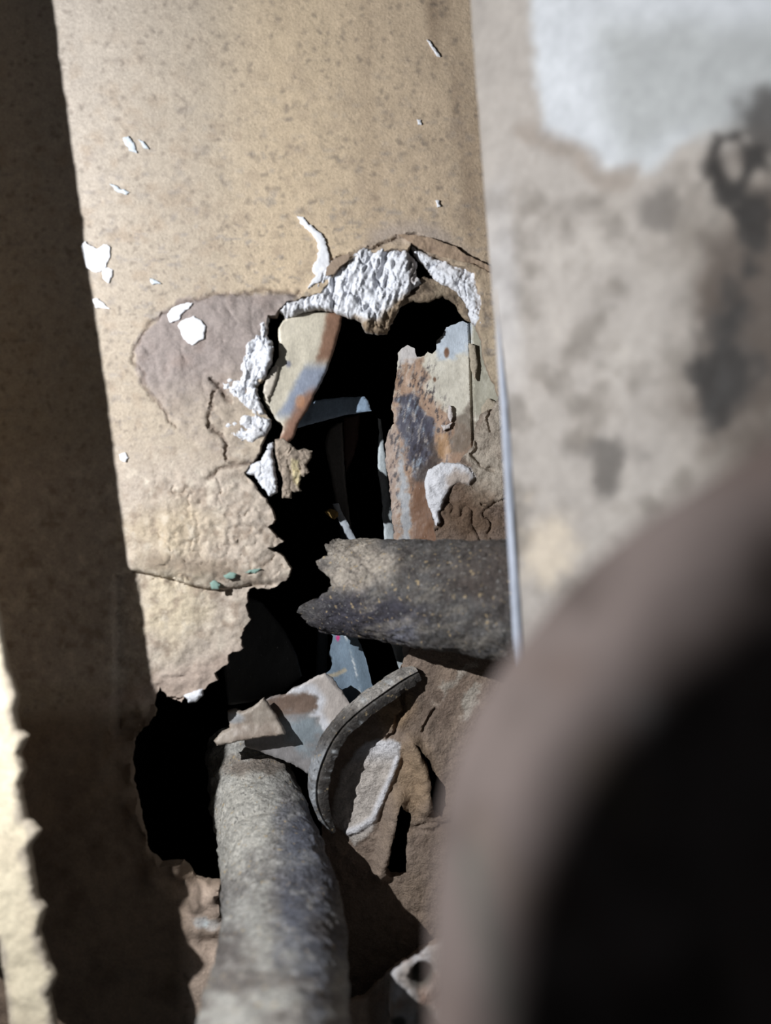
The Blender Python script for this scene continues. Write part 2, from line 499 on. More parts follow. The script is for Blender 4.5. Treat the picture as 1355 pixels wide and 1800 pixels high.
near_zone = lambda x, y: (x > 205) & (x < 905) & (y > 395) & (y < 1275)
view_zone = lambda x, y: (x > -40) & (x < 960) & (y > -30) & (y < 1830) & ~near_zone(x, y)
far_zone = lambda x, y: ~((x > -40) & (x < 960) & (y > -30) & (y < 1830))
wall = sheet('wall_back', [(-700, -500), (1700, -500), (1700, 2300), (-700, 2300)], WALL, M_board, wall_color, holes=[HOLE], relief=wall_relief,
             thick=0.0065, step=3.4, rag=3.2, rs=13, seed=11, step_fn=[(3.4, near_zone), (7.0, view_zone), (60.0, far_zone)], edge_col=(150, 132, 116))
tag(wall, 'weathered tan wall board with a ragged opening torn through it', kind='structure')

# dark duct behind the opening
def box_open(name, x0, x1, y0, y1, z0, z1, mat, col):
    v = [(x0, y0, z0), (x1, y0, z0), (x1, y0, z1), (x0, y0, z1), (x0, y1, z0), (x1, y1, z0), (x1, y1, z1), (x0, y1, z1)]
    f = [(4, 7, 6, 5), (0, 3, 7, 4), (1, 5, 6, 2), (3, 2, 6, 7), (0, 4, 5, 1)]
    return link(name, v, f, mat, None, flat(np.zeros(8), col), smooth=False)
duct = box_open('wall_recess', -0.125, 0.095, 0.4265, 0.66, -0.235, 0.130, M_dark, (34, 32, 33))  # one even near-black colour on every side
tag(duct, 'dark recess behind the torn opening', kind='structure')

# pieces of the wall that have come loose: plaster lumps, lifted paper, paint flakes
def off(base, d):
    return lambda x, y: base(x, y) + d

def lumpy(amp, scale, seed, fold=0.0, fs=12):
    def f(x, y, d):
        r = amp * fbm(x, y, scale, 5, seed, 0.6) - 0.8 * amp * ridged(x * 1.0, y * 0.55, scale * 1.2, 3, seed + 5) ** 4
        if fold: r = r + fold * fbm(x * 1.0 + 0.30 * y, y * 0.22, fs, 3, seed + 9)
        return r
    return f

def plaster_color(x, y):
    c = flat(x, (246, 248, 255))
    c = mix(c, (214, 212, 214), 0.5 * np.clip(fbm(x, y, 26, 4, 3), 0, 1))
    return c
def lump_color(x, y):
    c = plaster_color(x, y)
    c = mix(c, (168, 148, 126), pmask(x, y, [(560, 585), (628, 556), (640, 566), (668, 560), (690, 528), (720, 512), (760, 500), (760, 620), (560, 620)], 6, 6, 18))
    c = mix(c, (170, 146, 124), pmask(x, y, [(575, 480), (585, 455), (610, 450), (612, 462), (590, 478)], 4, 3, 12))
    c = mix(c, (180, 168, 160), 0.7 * pmask(x, y, [(712, 440), (735, 450), (735, 495), (722, 500)], 6, 4, 14))
    return c

lumps = [
    ([(500, 530), (520, 523), (545, 518), (556, 508), (562, 478), (575, 462), (592, 452), (640, 436), (683, 433), (712, 440), (734, 456), (730, 482), (742, 496),
      (722, 508), (704, 532), (694, 556), (680, 582), (664, 584), (642, 578), (632, 560), (612, 552), (590, 546), (562, 538), (540, 542), (512, 552), (497, 556), (491, 545)],
     0.0002, lumpy(0.0022, 28, 101, 0.0019, 11), lump_color, 0.008, 0.003),
    ([(718, 424), (735, 434), (752, 444), (778, 456), (800, 458), (826, 458), (842, 470), (846, 500), (852, 522), (860, 545), (866, 572), (864, 588), (846, 576), (828, 562), (822, 540), (806, 515), (786, 500), (768, 494), (756, 474), (742, 458), (728, 444)],
     0.0012, lumpy(0.0019, 20, 113), plaster_color, 0.006, 0.003),
    ([(463, 552), (470, 556), (467, 588), (479, 606), (475, 634), (461, 664), (447, 678), (457, 706), (466, 728), (452, 730), (434, 722), (412, 700), (384, 672), (402, 664), (418, 664), (420, 638), (432, 616), (430, 606), (446, 594), (456, 566)],
     -0.0016, lumpy(0.0016, 16, 127, 0.0008, 9), plaster_color, 0.006, 0.0024),
    ([(391, 738), (408, 734), (428, 730), (452, 728), (474, 736), (472, 752), (461, 768), (440, 779), (424, 776), (403, 766), (396, 752)],
     -0.0016, lumpy(0.0016, 18, 131), plaster_color, 0.005, 0.0026),
    ([(402, 822), (420, 818), (442, 815), (458, 806), (466, 794), (478, 788), (480, 815), (484, 845), (487, 866), (472, 872), (460, 858), (448, 838), (428, 828)],
     0.0010, lumpy(0.0009, 18, 137), plaster_color, 0.004, 0.002),
    ([(471, 780), (480, 776), (482, 786), (474, 792), (468, 786)], 0.0010, lumpy(0.0008, 10, 139), plaster_color, 0.004, 0.002),
    ([(322, 1222), (340, 1216), (356, 1210), (355, 1224), (344, 1234), (330, 1236)], 0.002, lumpy(0.0006, 12, 149), plaster_color, 0.003, 0.0015),
    ([(460, 610), (470, 604), (478, 610), (476, 634), (466, 654), (460, 646)], -0.0030, lumpy(0.0006, 10, 151), plaster_color, 0.004, 0.0015),
]
for i, (pg, dy, rl, cf, th, re) in enumerate(lumps):
    sheet('plaster_lump', pg, off(WALL, dy), M_plaster, cf, relief=rl, thick=th, step=2.0, rag=2.8, rs=8, seed=200 + i, parent=wall, round_edge=re, round_px=9, edge_col=(196, 186, 178))

# ragged paper backing under the plaster, and the lifted paper skin above it
paper = lambda x, y: mix(mix(flat(x, (160, 142, 122)), (96, 84, 74), 0.8 * np.clip(fbm(x, y, 22, 4, 6) + 0.1, 0, 1)), (206, 190, 166), 0.5 * np.clip(fbm(x, y, 14, 3, 60) - 0.1, 0, 1))
sheet('paper_backing', [(690, 536), (704, 516), (728, 500), (744, 486), (764, 492), (786, 500), (806, 514), (822, 540), (826, 566), (812, 556), (800, 532), (778, 518), (752, 529), (722, 528), (706, 536)],
      off(WALL, 0.004), M_crumb, paper, relief=lumpy(0.0012, 18, 160), thick=0.003, step=2.6, rag=2.5, rs=8, seed=230, parent=wall, round_edge=0.001)
sheet('paper_skin', [(700, 412), (730, 413), (764, 420), (796, 432), (822, 450), (862, 468), (866, 478), (836, 464), (800, 456), (770, 450), (744, 438), (720, 424)],
      off(WALL, -0.0022), M_board, lambda x, y: mix(flat(x, (180, 156, 134)), (140, 120, 104), np.clip(fbm(x, y, 20, 3, 8), 0, 1)), relief=lumpy(0.0005, 20, 163),
      thick=0.0008, step=3, rag=1.6, rs=9, seed=231, parent=wall)
sheet('paper_skin', [(574, 470), (588, 454), (614, 446), (612, 458), (596, 468), (586, 482), (572, 484)], off(WALL, -0.0024), M_board,
      lambda x, y: flat(x, (168, 148, 130)), thick=0.0008, step=3, rag=1.2, rs=9, seed=232, parent=wall)

flakes = [
    [(522, 380), (532, 380), (546, 396), (562, 408), (572, 424), (579, 452), (580, 470), (570, 474), (566, 490), (552, 500), (540, 507), (546, 496), (556, 484), (548, 474), (556, 456), (560, 436), (552, 414), (536, 400), (526, 388)],
    [(312, 572), (322, 562), (340, 556), (352, 562), (362, 576), (357, 594), (338, 607), (322, 596)],
    [(294, 552), (302, 540), (318, 534), (338, 531), (330, 542), (318, 552), (312, 562), (298, 566)],
    [(142, 432), (150, 424), (160, 432), (172, 436), (182, 428), (193, 434), (192, 454), (184, 472), (168, 479), (152, 470), (145, 452)],
    [(178, 474), (186, 470), (198, 474), (196, 484), (190, 498), (182, 490)],
    [(162, 525), (172, 524), (182, 533), (192, 543), (178, 541), (168, 540)],
    [(214, 243), (226, 240), (234, 250), (240, 268), (228, 264)],
    [(193, 322), (206, 328), (226, 338), (222, 342), (202, 334)],
    [(208, 798), (218, 796), (224, 804), (220, 812), (210, 808)],
    [(750, 68), (756, 72), (774, 100), (768, 98)],
    [(734, 210), (740, 210), (741, 218), (735, 219)],
    [(242, 244), (252, 248), (261, 262), (252, 258)],
    [(262, 488), (274, 490), (282, 498), (268, 500)],
    [(766, 352), (771, 352), (774, 362), (769, 364)],
]
for i, pg in enumerate(flakes):
    fc = (246, 247, 252) if i not in (6, 7, 11, 12) else (206, 214, 222)
    sheet('paint_flake', pg, off(WALL, -0.0020 if i in (1, 2) else -0.0012), M_flake, lambda x, y, fc=fc: flat(x, fc), relief=lambda x, y, d: 0.0003 * fbm(x, y, 16, 3, 5), thick=0.0012, step=2.2, rag=2.6 if i == 0 else 1.8, rs=7, seed=260 + i, parent=wall,
          round_edge=0.0003, round_px=4)
for i, pg in enumerate([[(368, 1024), (376, 1020), (387, 1027), (384, 1035), (372, 1036)], [(392, 1012), (404, 1006), (416, 1008), (412, 1016), (398, 1018)], [(430, 1006), (446, 1000), (458, 1000), (448, 1008)]]):
    sheet('verdigris_flake', pg, off(WALL, -0.0036), M_flake, lambda x, y: flat(x, (140, 168, 158)), thick=0.0015, step=2.5, rag=1.2, rs=6, seed=290 + i, parent=wall, round_edge=0.0004, round_px=4)

def rubble_color(x, y):
    c = flat(x, (204, 192, 184))
    c = mix(c, (176, 132, 110), 0.6 * np.clip(fbm(x, y, 40, 4, 77) * 1.6 - 0.2, 0, 1))
    c = mix(c, (226, 226, 232), 0.7 * np.clip(fbm(x, y, 30, 4, 78) * 1.6 - 0.1, 0, 1))
    return mix(c, (70, 70, 64), np.clip(ell(x, y, 742, 1718, 18, 22) + 0.9 * ell(x, y, 746, 1790, 14, 18) + 0.8 * ell(x, y, 700, 1797, 12, 10), 0, 1))
sheet('rubble_lump', [(690, 1712), (712, 1694), (732, 1684), (752, 1668), (800, 1650), (900, 1640), (900, 2000), (676, 2000), (680, 1830), (688, 1780), (684, 1746)], plane(0.354), M_crumb, rubble_color,
      relief=lambda x, y, d: 0.0022 * fbm(x, y, 44, 5, 79) - 0.004 * ell(x, y, 742, 1718, 18, 22), thick=0.062, step=4, rag=2.5, rs=14, seed=240, parent=wall, round_edge=0.002, round_px=10, slope=0.62)

# ------------------------------------------------------------------ brown crumbling render on the far side of the opening (right)
BROWN = plane(0.437, -0.10, 0.0)
BROWN_OUT = [(905, 610), (880, 690), (868, 716), (846, 726), (836, 748), (834, 780), (818, 800), (800, 816), (776, 814), (756, 826), (750, 846), (754, 878), (764, 920), (768, 960), (750, 1060),
             (728, 1130), (712, 1160), (690, 1196), (640, 1240), (600, 1280), (572, 1350), (566, 1450), (566, 1800), (1010, 1800), (1010, 610)]
SLOT1 = [(703, 1410), (712, 1422), (723, 1428), (722, 1444), (716, 1470), (714, 1510), (716, 1540), (702, 1544), (684, 1538), (678, 1530), (686, 1500), (692, 1470), (698, 1440)]
SLOT2 = [(727, 1300), (742, 1318), (754, 1334), (762, 1356), (774, 1372), (784, 1386), (784, 1420), (776, 1438), (766, 1436), (760, 1420), (757, 1396), (756, 1370), (748, 1345), (738, 1320)]
PATCH = [(608, 1344), (625, 1324), (642, 1306), (672, 1300), (690, 1298), (702, 1306), (704, 1324), (696, 1350), (684, 1385), (668, 1420), (664, 1444), (648, 1468), (624, 1486), (604, 1462), (580, 1440), (590, 1390), (600, 1360)]
L_RIM = [(700, 1335), (690, 1362), (676, 1392), (664, 1420), (658, 1436), (640, 1450), (612, 1462)]
CURL = [(746, 846), (754, 824), (778, 812), (804, 814), (826, 822), (836, 838), (824, 852), (806, 848), (792, 858), (782, 880), (772, 900), (774, 918), (766, 924), (758, 900), (750, 880)]

def brown_relief(x, y, d):
    r = 0.0010 * fbm(x, y, 60, 5, 81) + 0.0007 * fbm(x, y, 15, 4, 82, 0.6)
    up = 1 - sstep(960, 1000, y)
    r += up * (0.0016 * fbm(x, y, 42, 5, 84) - 0.0020 * ridged(x, y, 70, 3, 86) ** 4 * sstep(700, 740, y))
    r += 0.0012 * pmask(x, y, PATCH, 6)
    r += 0.0015 * (1 - sstep(2, 9, line_dist(x, y, L_RIM)))
    # lifted lips left of the two open cracks
    r += 0.0055 * (1 - sstep(0, 24, line_dist(x, y, [(700, 1405), (690, 1450), (680, 1495), (670, 1535)])))
    r += 0.0045 * (1 - sstep(0, 22, line_dist(x, y, [(724, 1305), (740, 1345), (750, 1375), (752, 1420)])))
    for L_, w, dep in (([(712, 1120), (706, 1180), (712, 1250), (700, 1262), (694, 1290), (684, 1296)], 4, 0.003), ([(745, 1286), (752, 1268), (762, 1250)], 3, 0.002),
                       ([(835, 760), (838, 790), (830, 800), (850, 820), (870, 826)], 3, 0.002), ([(866, 712), (858, 735), (862, 760)], 3, 0.002), ([(846, 888), (868, 890), (890, 896)], 3, 0.002),
                       ([(722, 1456), (760, 1448), (800, 1452)], 4, 0.001), ([(716, 1462), (760, 1462), (800, 1444)], 4, 0.001)):
        r -= dep * (1 - sstep(0.3 * w, 1.5 * w, line_dist(x + 3 * fbm(x, y, 16, 3, 41), y + 3 * fbm(x, y, 16, 3, 43), L_)))
    return r

def brown_color(x, y):
    c = flat(x, (164, 146, 132))
    c = mix(c, (134, 116, 104), 0.7 * np.clip(fbm(x, y, 70, 5, 91) + 0.15, 0, 1))
    c = mix(c, (172, 152, 134), 0.6 * np.clip(fbm(x, y, 46, 5, 93) * 1.3 - 0.15, 0, 1))
    c = mix(c, (132, 116, 104), 0.7 * ell(x, y, 730, 1245, 40, 60, 0.5))
    c = mix(c, (176, 148, 118), 0.8 * ell(x, y, 690, 1250, 36, 34, 0.5) + 0.0 * x)
    c = mix(c, (182, 156, 128), 0.8 * ell(x, y, 726, 1370, 36, 70, 0.5))
    c = mix(c, (216, 208, 196), 0.8 * pmask(x, y, [(820, 1212), (836, 1205), (846, 1208), (840, 1232), (826, 1254), (814, 1270), (808, 1246)], 4, 8, 12))
    c = mix(c, (206, 196, 184), 0.8 * pmask(x, y, [(774, 1200), (800, 1190), (830, 1166), (844, 1152), (838, 1172), (812, 1192), (790, 1206), (784, 1228)], 4, 8, 14))
    c = mix(c, (198, 182, 168), 0.7 * pmask(x, y, [(752, 1230), (772, 1232), (770, 1244), (756, 1242)], 4, 6, 12))
    up = (1 - sstep(930, 990, y))
    c = mix(c, (138, 120, 108), up)
    c = mix(c, (196, 184, 170), up * np.clip(0.9 * ell(x, y, 862, 770, 46, 60, 0.5, 0.4, 20) + 0.9 * ell(x, y, 858, 850, 36, 40, 0.5, 0.4, 20) + 0.8 * ell(x, y, 880, 640, 20, 80), 0, 1))
    c = mix(c, (110, 88, 70), up * 0.6 * ell(x, y, 815, 905, 50, 50, 0.5, 0.4, 20))
    c = mix(c, (236, 236, 242), pmask(x, y, CURL, 3, 2, 10) * (1 - 0.75 * ell(x, y, 800, 850, 16, 26, 0.4, 0.2, 12)))
    c = mix(c, (214, 204, 196), pmask(x, y, PATCH, 3, 3, 12))
    c = mix(c, (238, 236, 240), pmask(x, y, PATCH, 3, 3, 12) * np.clip(0.95 * sstep(1350, 1310, y) + 1 - sstep(3, 11, line_dist(x, y, L_RIM)), 0, 1))
    c = mix(c, (150, 130, 112), 0.4 * sstep(1480, 1600, y))
    return c
brown = sheet('render_slab', BROWN_OUT, BROWN, M_crumb, brown_color, holes=[SLOT1, SLOT2], relief=brown_relief, thick=0.006, step=2.6, rag=2.6, rs=10, seed=31)
tag(brown, 'brown crumbling slab with black cracks and a white patch, below and behind the broken horizontal pipe', 'slab')
def curl_rel(x, y, d): return 0.0008 * fbm(x, y, 16, 3, 95)
sheet('plaster_curl', CURL, off(BROWN, -0.0025), M_plaster, lambda x, y: mix(flat(x, (238, 238, 244)), (186, 170, 158), 0.85 * ell(x, y, 808, 846, 22, 20, 0.5, 0.3, 10)), relief=curl_rel, thick=0.002,
      step=2.6, rag=1.5, rs=8, seed=33, parent=brown, round_edge=0.0014, round_px=7)

# ------------------------------------------------------------------ steel pieces seen inside the opening
def streak(x, y, s, seed): return fbm(x * 1.0 + 0.22 * y, y * 0.28, s, 5, seed, 0.65)

# cream flange on the left
FL = plane(0.4262, 0.35, 0)
def flange_color(x, y):
    c = flat(x, (226, 217, 198))
    c = mix(c, (206, 198, 184), 0.5 * np.clip(fbm(x, y, 30, 4, 5), 0, 1))
    de = line_dist(x + 3 * fbm(x, y, 14, 3, 7), y, [(602, 540), (590, 600), (575, 650), (556, 690), (530, 735), (505, 775)])
    band = 1 - sstep(18, 30, de)
    c = mix(c, (150, 116, 96), band * (1 - sstep(622, 650, y)))
    c = mix(c, (158, 166, 184), (1 - sstep(34, 46, de)) * sstep(630, 655, y) * (1 - sstep(720, 745, y)))
    c = mix(c, (156, 120, 102), (1 - sstep(10, 26, de)) * sstep(672, 700, y))
    c = mix(c, (206, 150, 112), 0.7 * ell(x, y, 528, 705, 9, 12) + 0.0 * x)
    c = mix(c, (150, 150, 160), ell(x, y, 507, 640, 5, 6, 0.3, 0.1))
    return c
fl = sheet('steel_flange', [(497, 563), (508, 552), (545, 548), (602, 549), (598, 575), (584, 622), (572, 655), (556, 688), (546, 708), (526, 742), (514, 770), (500, 784), (490, 774), (496, 750), (484, 738), (470, 716), (462, 700), (466, 680), (478, 650), (490, 628), (489, 600), (487, 580)], FL, M_metal, flange_color,
           relief=lambda x, y, d: 0.0004 * fbm(x, y, 40, 3, 3), thick=0.0022, step=3.4, rag=1.2, rs=12, seed=41, round_edge=0.0008, round_px=4)
tag(fl, 'cream and rust streaked steel flange just inside the left edge of the opening', 'flange')
sheet('scale_chip', [(462, 690), (466, 668), (476, 650), (484, 640), (490, 646), (486, 668), (480, 684), (470, 708)], off(FL, -0.0015), M_metal, lambda x, y: flat(x, (222, 212, 198)), thick=0.001, step=2.6, rag=1.5, rs=8, seed=42, parent=fl, round_edge=0.0008, round_px=4)
scrap_c = lambda x, y: mix(mix(flat(x, (190, 174, 158)), (150, 136, 124), 0.7 * np.clip(fbm(x, y, 18, 4, 6), 0, 1)), (234, 218, 176), pmask(x, y, [(514, 806), (524, 810), (528, 838), (524, 858), (516, 846), (512, 822)], 3, 2, 10))
scrap = sheet('rust_scab', [(482, 772), (496, 770), (512, 782), (524, 792), (534, 788), (548, 792), (546, 804), (538, 818), (543, 830), (534, 838), (528, 836), (526, 856), (530, 862), (518, 866), (512, 862), (512, 876), (496, 875), (496, 842), (490, 820), (484, 798)],
      off(FL, -0.005), M_crumb, scrap_c, relief=lumpy(0.0012, 16, 171), thick=0.002, step=2.4, rag=1.6, rs=8, seed=43, parent=fl, round_edge=0.0008, round_px=5)

# streaked plate on the right
RP = plane(0.447, -0.10, 0)
def rplate_color(x, y):
    c = flat(x, (214, 208, 194))
    c = mix(c, (196, 206, 218), pmask(x, y, [(770, 560), (830, 560), (828, 620), (790, 632), (766, 630)], 8, 8, 16))
    c = mix(c, (206, 200, 198), pmask(x, y, [(700, 600), (735, 600), (735, 640), (712, 660), (700, 640)], 6, 5, 12))
    ru = pmask(x, y, [(690, 655), (715, 640), (745, 628), (755, 690), (775, 720), (800, 740), (840, 770), (850, 1000), (670, 1000)], 8, 12, 22)
    c = mix(c, (172, 142, 120), ru)
    c = mix(c, (134, 102, 80), 0.7 * ru * np.clip(streak(x, y, 24, 9) + 0.1, 0, 1))
    gy = pmask(x, y, [(670, 770), (700, 740), (700, 960), (735, 1200), (690, 1200)], 5, 6, 16)
    c = mix(c, (178, 156, 142), gy)
    bl = pmask(x, y, [(702, 705), (725, 690), (745, 720), (765, 745), (756, 800), (765, 815), (750, 850), (722, 840), (712, 790), (700, 750)], 6, 9, 18)
    c = mix(c, (70, 70, 86), bl * 0.95)
    c = mix(c, (156, 168, 182), bl * 0.95 * np.clip(streak(x, y, 10, 19) * 2.2 - 0.3, 0, 1))
    c = mix(c, (54, 46, 50), 0.9 * np.clip(streak(x, y, 8, 29) * 2.6 - 0.6, 0, 1) * pmask(x, y, [(690, 655), (760, 650), (790, 760), (770, 860), (690, 850)], 14))
    zone = pmask(x, y, [(684, 640), (760, 640), (800, 760), (790, 860), (730, 960), (680, 960)], 20)
    c = mix(c, (46, 40, 46), 0.85 * zone * np.clip(fbm(x * 1.5 + 0.3 * y, y * 0.45, 5, 3, 129) * 2.6 - 0.9, 0, 1))
    c = mix(c, (206, 196, 186), 0.6 * zone * np.clip(fbm(x * 1.5 + 0.3 * y, y * 0.4, 5, 3, 139) * 2.6 - 1.1, 0, 1))
    c = mix(c, (64, 50, 44), 0.85 * pmask(x, y, [(756, 770), (770, 790), (768, 840), (745, 862), (722, 850), (735, 830), (752, 815)], 6, 8, 14))
    c = mix(c, (176, 180, 186), 0.9 * pmask(x, y, [(700, 790), (712, 830), (722, 900), (726, 1000), (706, 1000), (702, 880)], 4, 6, 12))
    c = mix(c, (122, 88, 66), 0.9 * pmask(x, y, [(726, 850), (750, 845), (765, 900), (775, 1000), (726, 1000), (722, 900)], 5, 5, 14))
    c = mix(c, (178, 140, 102), 0.9 * pmask(x, y, [(768, 765), (788, 755), (794, 790), (782, 806), (770, 800)], 5, 5, 12))
    c = mix(c, (128, 116, 104), 0.8 * pmask(x, y, [(792, 740), (830, 700), (845, 760), (830, 800), (800, 800), (796, 770)], 8, 10, 18))
    c = mix(c, (170, 166, 150), sstep(828, 834, x) * (1 - sstep(720, 740, y)))
    c = mix(c, (120, 84, 60), np.clip(ell(x, y, 785, 620, 4, 8) + ell(x, y, 764, 667, 3, 5), 0, 1))
    c = mix(c, (150, 148, 150), sstep(1000, 1080, y) * 0.7)
    return c
rp = sheet('steel_plate', [(700, 622), (706, 612), (716, 607), (728, 612), (733, 626), (746, 626), (752, 618), (760, 622), (766, 616), (768, 598), (778, 590), (784, 574), (800, 570), (812, 564), (822, 568), (900, 560), (930, 700), (930, 1210), (714, 1200), (706, 1120), (700, 1040), (692, 946),
                           (688, 900), (684, 850), (678, 810), (677, 780), (682, 758), (693, 745), (692, 728), (688, 718), (692, 690), (698, 650)], RP, M_metal, rplate_color,
           relief=lambda x, y, d: 0.0005 * fbm(x, y, 40, 4, 3) - 0.0022 * (1 - sstep(1, 4, np.abs(x - (826 + (y - 570) * 0.03)))) , thick=0.0025, step=2.0, rag=1.8, rs=9, seed=45)
tag(rp, 'rust and blue-black streaked cream steel plate inside the right of the opening', 'plate')
for i, pg in enumerate([[(788, 712), (794, 716), (796, 732), (792, 742), (787, 732)], [(776, 746), (784, 748), (794, 742), (790, 752), (780, 757)], [(824, 602), (836, 606), (840, 640), (836, 668), (828, 650)], [(846, 716), (858, 700), (872, 706), (872, 724), (858, 740), (848, 736)]]):
    sheet('scale_chip', pg, off(RP, -0.003), M_plaster, lambda x, y: flat(x, (222, 214, 212) if x.mean() < 800 else (190, 178, 160)), thick=0.002, step=2.4, rag=1.4, rs=7, seed=47 + i, parent=rp, round_edge=0.0006, round_px=4)

def bar(name, pg, Y, col, label, cat, mat=M_metal, thick=0.003, rag=0.8, seed=60, relief=None, colf=None, re=0.0006):
    o = sheet(name, pg, Y, mat, colf or (lambda x, y: mix(flat(x, col), np.array(col) * 0.7, 0.6 * np.clip(streak(x, y, 20, seed), 0, 1))), relief=relief or (lambda x, y, d: 0.0003 * fbm(x, y, 30, 3, 3)),
              thick=thick, step=3.0, rag=rag, rs=10, seed=seed, round_edge=re, round_px=4)
    return tag(o, label, cat)

bar('pale_fin', [(664, 735), (670, 737), (673, 770), (678, 800), (684, 860), (690, 910), (700, 1000), (708, 1100), (716, 1195), (704, 1186), (690, 1140), (676, 1105), (672, 1000), (676, 950), (671, 905), (672, 890), (668, 850), (664, 835), (664, 790), (666, 760)], plane(0.460, 0.1), (196, 204, 208),
    'thin pale upright steel fin along the left edge of the streaked plate', 'fin', thick=0.006, seed=61)
bar('bracket_tongue', [(520, 712), (548, 704), (600, 698), (640, 697), (647, 704), (652, 722), (610, 728), (570, 738), (520, 752)], plane(0.441, 0.1), (160, 182, 206),
    'blue-grey bracket tongue with one lit tip deep inside the opening', 'bracket', seed=62)
bar('dark_strut', [(574, 764), (580, 752), (592, 744), (601, 742), (603, 790), (607, 850), (614, 910), (622, 980), (604, 980), (592, 900), (582, 838), (574, 800), (571, 780)], plane(0.456, 0.1), (92, 88, 84),
    'dark grey upright steel strut inside the opening below the bracket tongue', 'strut', thick=0.006, seed=63)
bar('rusty_strut', [(604, 735), (632, 728), (630, 770), (622, 800), (608, 830), (604, 800)], plane(0.475, 0.1), (84, 58, 50),
    'short dark rusty strut behind the dark grey strut', 'strut', thick=0.004, seed=64)
bar('grey_rod', [(584, 886), (594, 884), (602, 904), (614, 924), (626, 950), (640, 985), (624, 985), (608, 944), (598, 922)], plane(0.448), (170, 176, 184),
    'short light grey rod poking up behind the broken horizontal pipe', 'rod', thick=0.005, seed=65)
bar('yellow_crumb', [(570, 900), (580, 894), (592, 898), (594, 908), (588, 914), (576, 906)], plane(0.446), (170, 140, 88),
    'tiny yellow-brown crumb stuck beside the light grey rod', 'crumb', mat=M_crumb, thick=0.004, rag=1.5, seed=66)

# blue-grey blade under the horizontal pipe
def blade_color(x, y):
    c = flat(x, (142, 162, 180))
    rid = [(600, 1100), (612, 1130), (622, 1165), (630, 1200), (636, 1240)]
    d = line_dist(x, y, rid)
    left = x < np.interp(y, [r[1] for r in rid], [r[0] for r in rid])
    c = mix(c, (112, 128, 144), np.where(left, 0.8, 0) * (0.6 + 0.4 * np.clip(fbm(x, y, 24, 4, 5), 0, 1)))
    c = mix(c, (222, 228, 232), (1 - sstep(0.8, 2.0, d)) * np.clip(fbm(x, y, 16, 3, 8) + 0.6, 0, 1))
    c = mix(c, (176, 164, 142), 0.9 * (1 - sstep(2, 5, line_dist(x, y, [(572, 1190), (590, 1186), (606, 1178)]))))
    c = mix(c, (206, 60, 130), ell(x, y, 594, 1121, 3, 5, 0.3, 0.1))
    return c
bl = sheet('curved_bracket', [(550, 1060), (590, 1050), (616, 1098), (634, 1134), (646, 1170), (656, 1212), (660, 1260), (640, 1290), (600, 1290), (560, 1230), (552, 1202), (562, 1192), (580, 1178), (584, 1166), (578, 1150), (582, 1132), (586, 1118), (570, 1104)], plane(0.458, 0.1), M_metal, blade_color,
    relief=lambda x, y, d: 0.002 * (1 - sstep(0, 26, line_dist(x, y, [(600, 1100), (612, 1130), (622, 1165), (630, 1200), (636, 1240)]))), thick=0.002, step=3, rag=1.0, rs=8, seed=67)
tag(bl, 'blue-grey curved steel bracket below the broken horizontal pipe', 'bracket')

# plates round the mouth of the sloping pipe
def lower_color(x, y):
    c = flat(x, (150, 146, 146))
    c = mix(c, (118, 110, 106), 0.8 * np.clip(fbm(x, y, 40, 5, 9) + 0.1, 0, 1))
    w = pmask(x, y, [(505, 1218), (540, 1196), (570, 1180), (620, 1240), (590, 1290), (570, 1286), (560, 1262), (538, 1258), (552, 1248), (560, 1230), (546, 1216), (525, 1216)], 3, 5, 14)
    c = mix(c, (198, 188, 182), w)
    c = mix(c, (222, 222, 228), w * (1 - sstep(4, 20, line_dist(x, y, [(510, 1216), (546, 1214), (560, 1232), (552, 1252), (572, 1284)]))))
    c = mix(c, (128, 108, 96), (1 - w) * pmask(x, y, [(470, 1230), (540, 1214), (562, 1234), (550, 1254), (510, 1256), (484, 1262)], 6, 5, 18))
    c = mix(c, (150, 166, 176), (1 - w) * 0.7 * ell(x, y, 540, 1290, 34, 28, 0.6, 0.6, 16))
    return c
lp = sheet('torn_steel_plate', [(430, 1262), (460, 1232), (474, 1224), (500, 1222), (512, 1212), (540, 1198), (556, 1190), (572, 1184), (584, 1192), (598, 1212), (612, 1234), (620, 1262), (600, 1300), (578, 1350), (540, 1360), (510, 1342), (470, 1326), (430, 1312)], plane(0.440, 0.1), M_metal, lower_color,
           relief=lambda x, y, d: 0.0006 * fbm(x, y, 40, 4, 13), thick=0.0025, step=3.2, rag=1.6, rs=9, seed=68, round_edge=0.0006, round_px=4)
tag(lp, 'grey steel plate with a peeling white patch beside the sloping pipe mouth', 'plate')
def ear_color(x, y):
    c = flat(x, (176, 164, 152))
    c = mix(c, (138, 122, 110), 0.7 * np.clip(fbm(x, y, 30, 5, 19) + 0.1, 0, 1))
    c = mix(c, (176, 182, 190), 0.7 * ell(x, y, 410, 1262, 20, 10))
    return c
ear = sheet('pipe_lug', [(398, 1252), (412, 1248), (424, 1252), (440, 1246), (452, 1238), (462, 1228), (474, 1244), (488, 1266), (502, 1290), (476, 1294), (446, 1298), (410, 1304), (382, 1310), (376, 1302), (388, 1288), (404, 1282), (402, 1268)], plane(0.431, 0.1, 0.0), M_metal, ear_color,
            relief=lambda x, y, d: 0.0008 * fbm(x, y, 30, 4, 17) + 0.002 * sstep(1268, 1296, y + 0.1 * (x - 440)), thick=0.0035, step=2.8, rag=1.5, rs=9, seed=69, round_edge=0.0008, round_px=4)
tag(ear, 'tan-grey torn steel lug capping the upper end of the sloping pipe', 'lug')
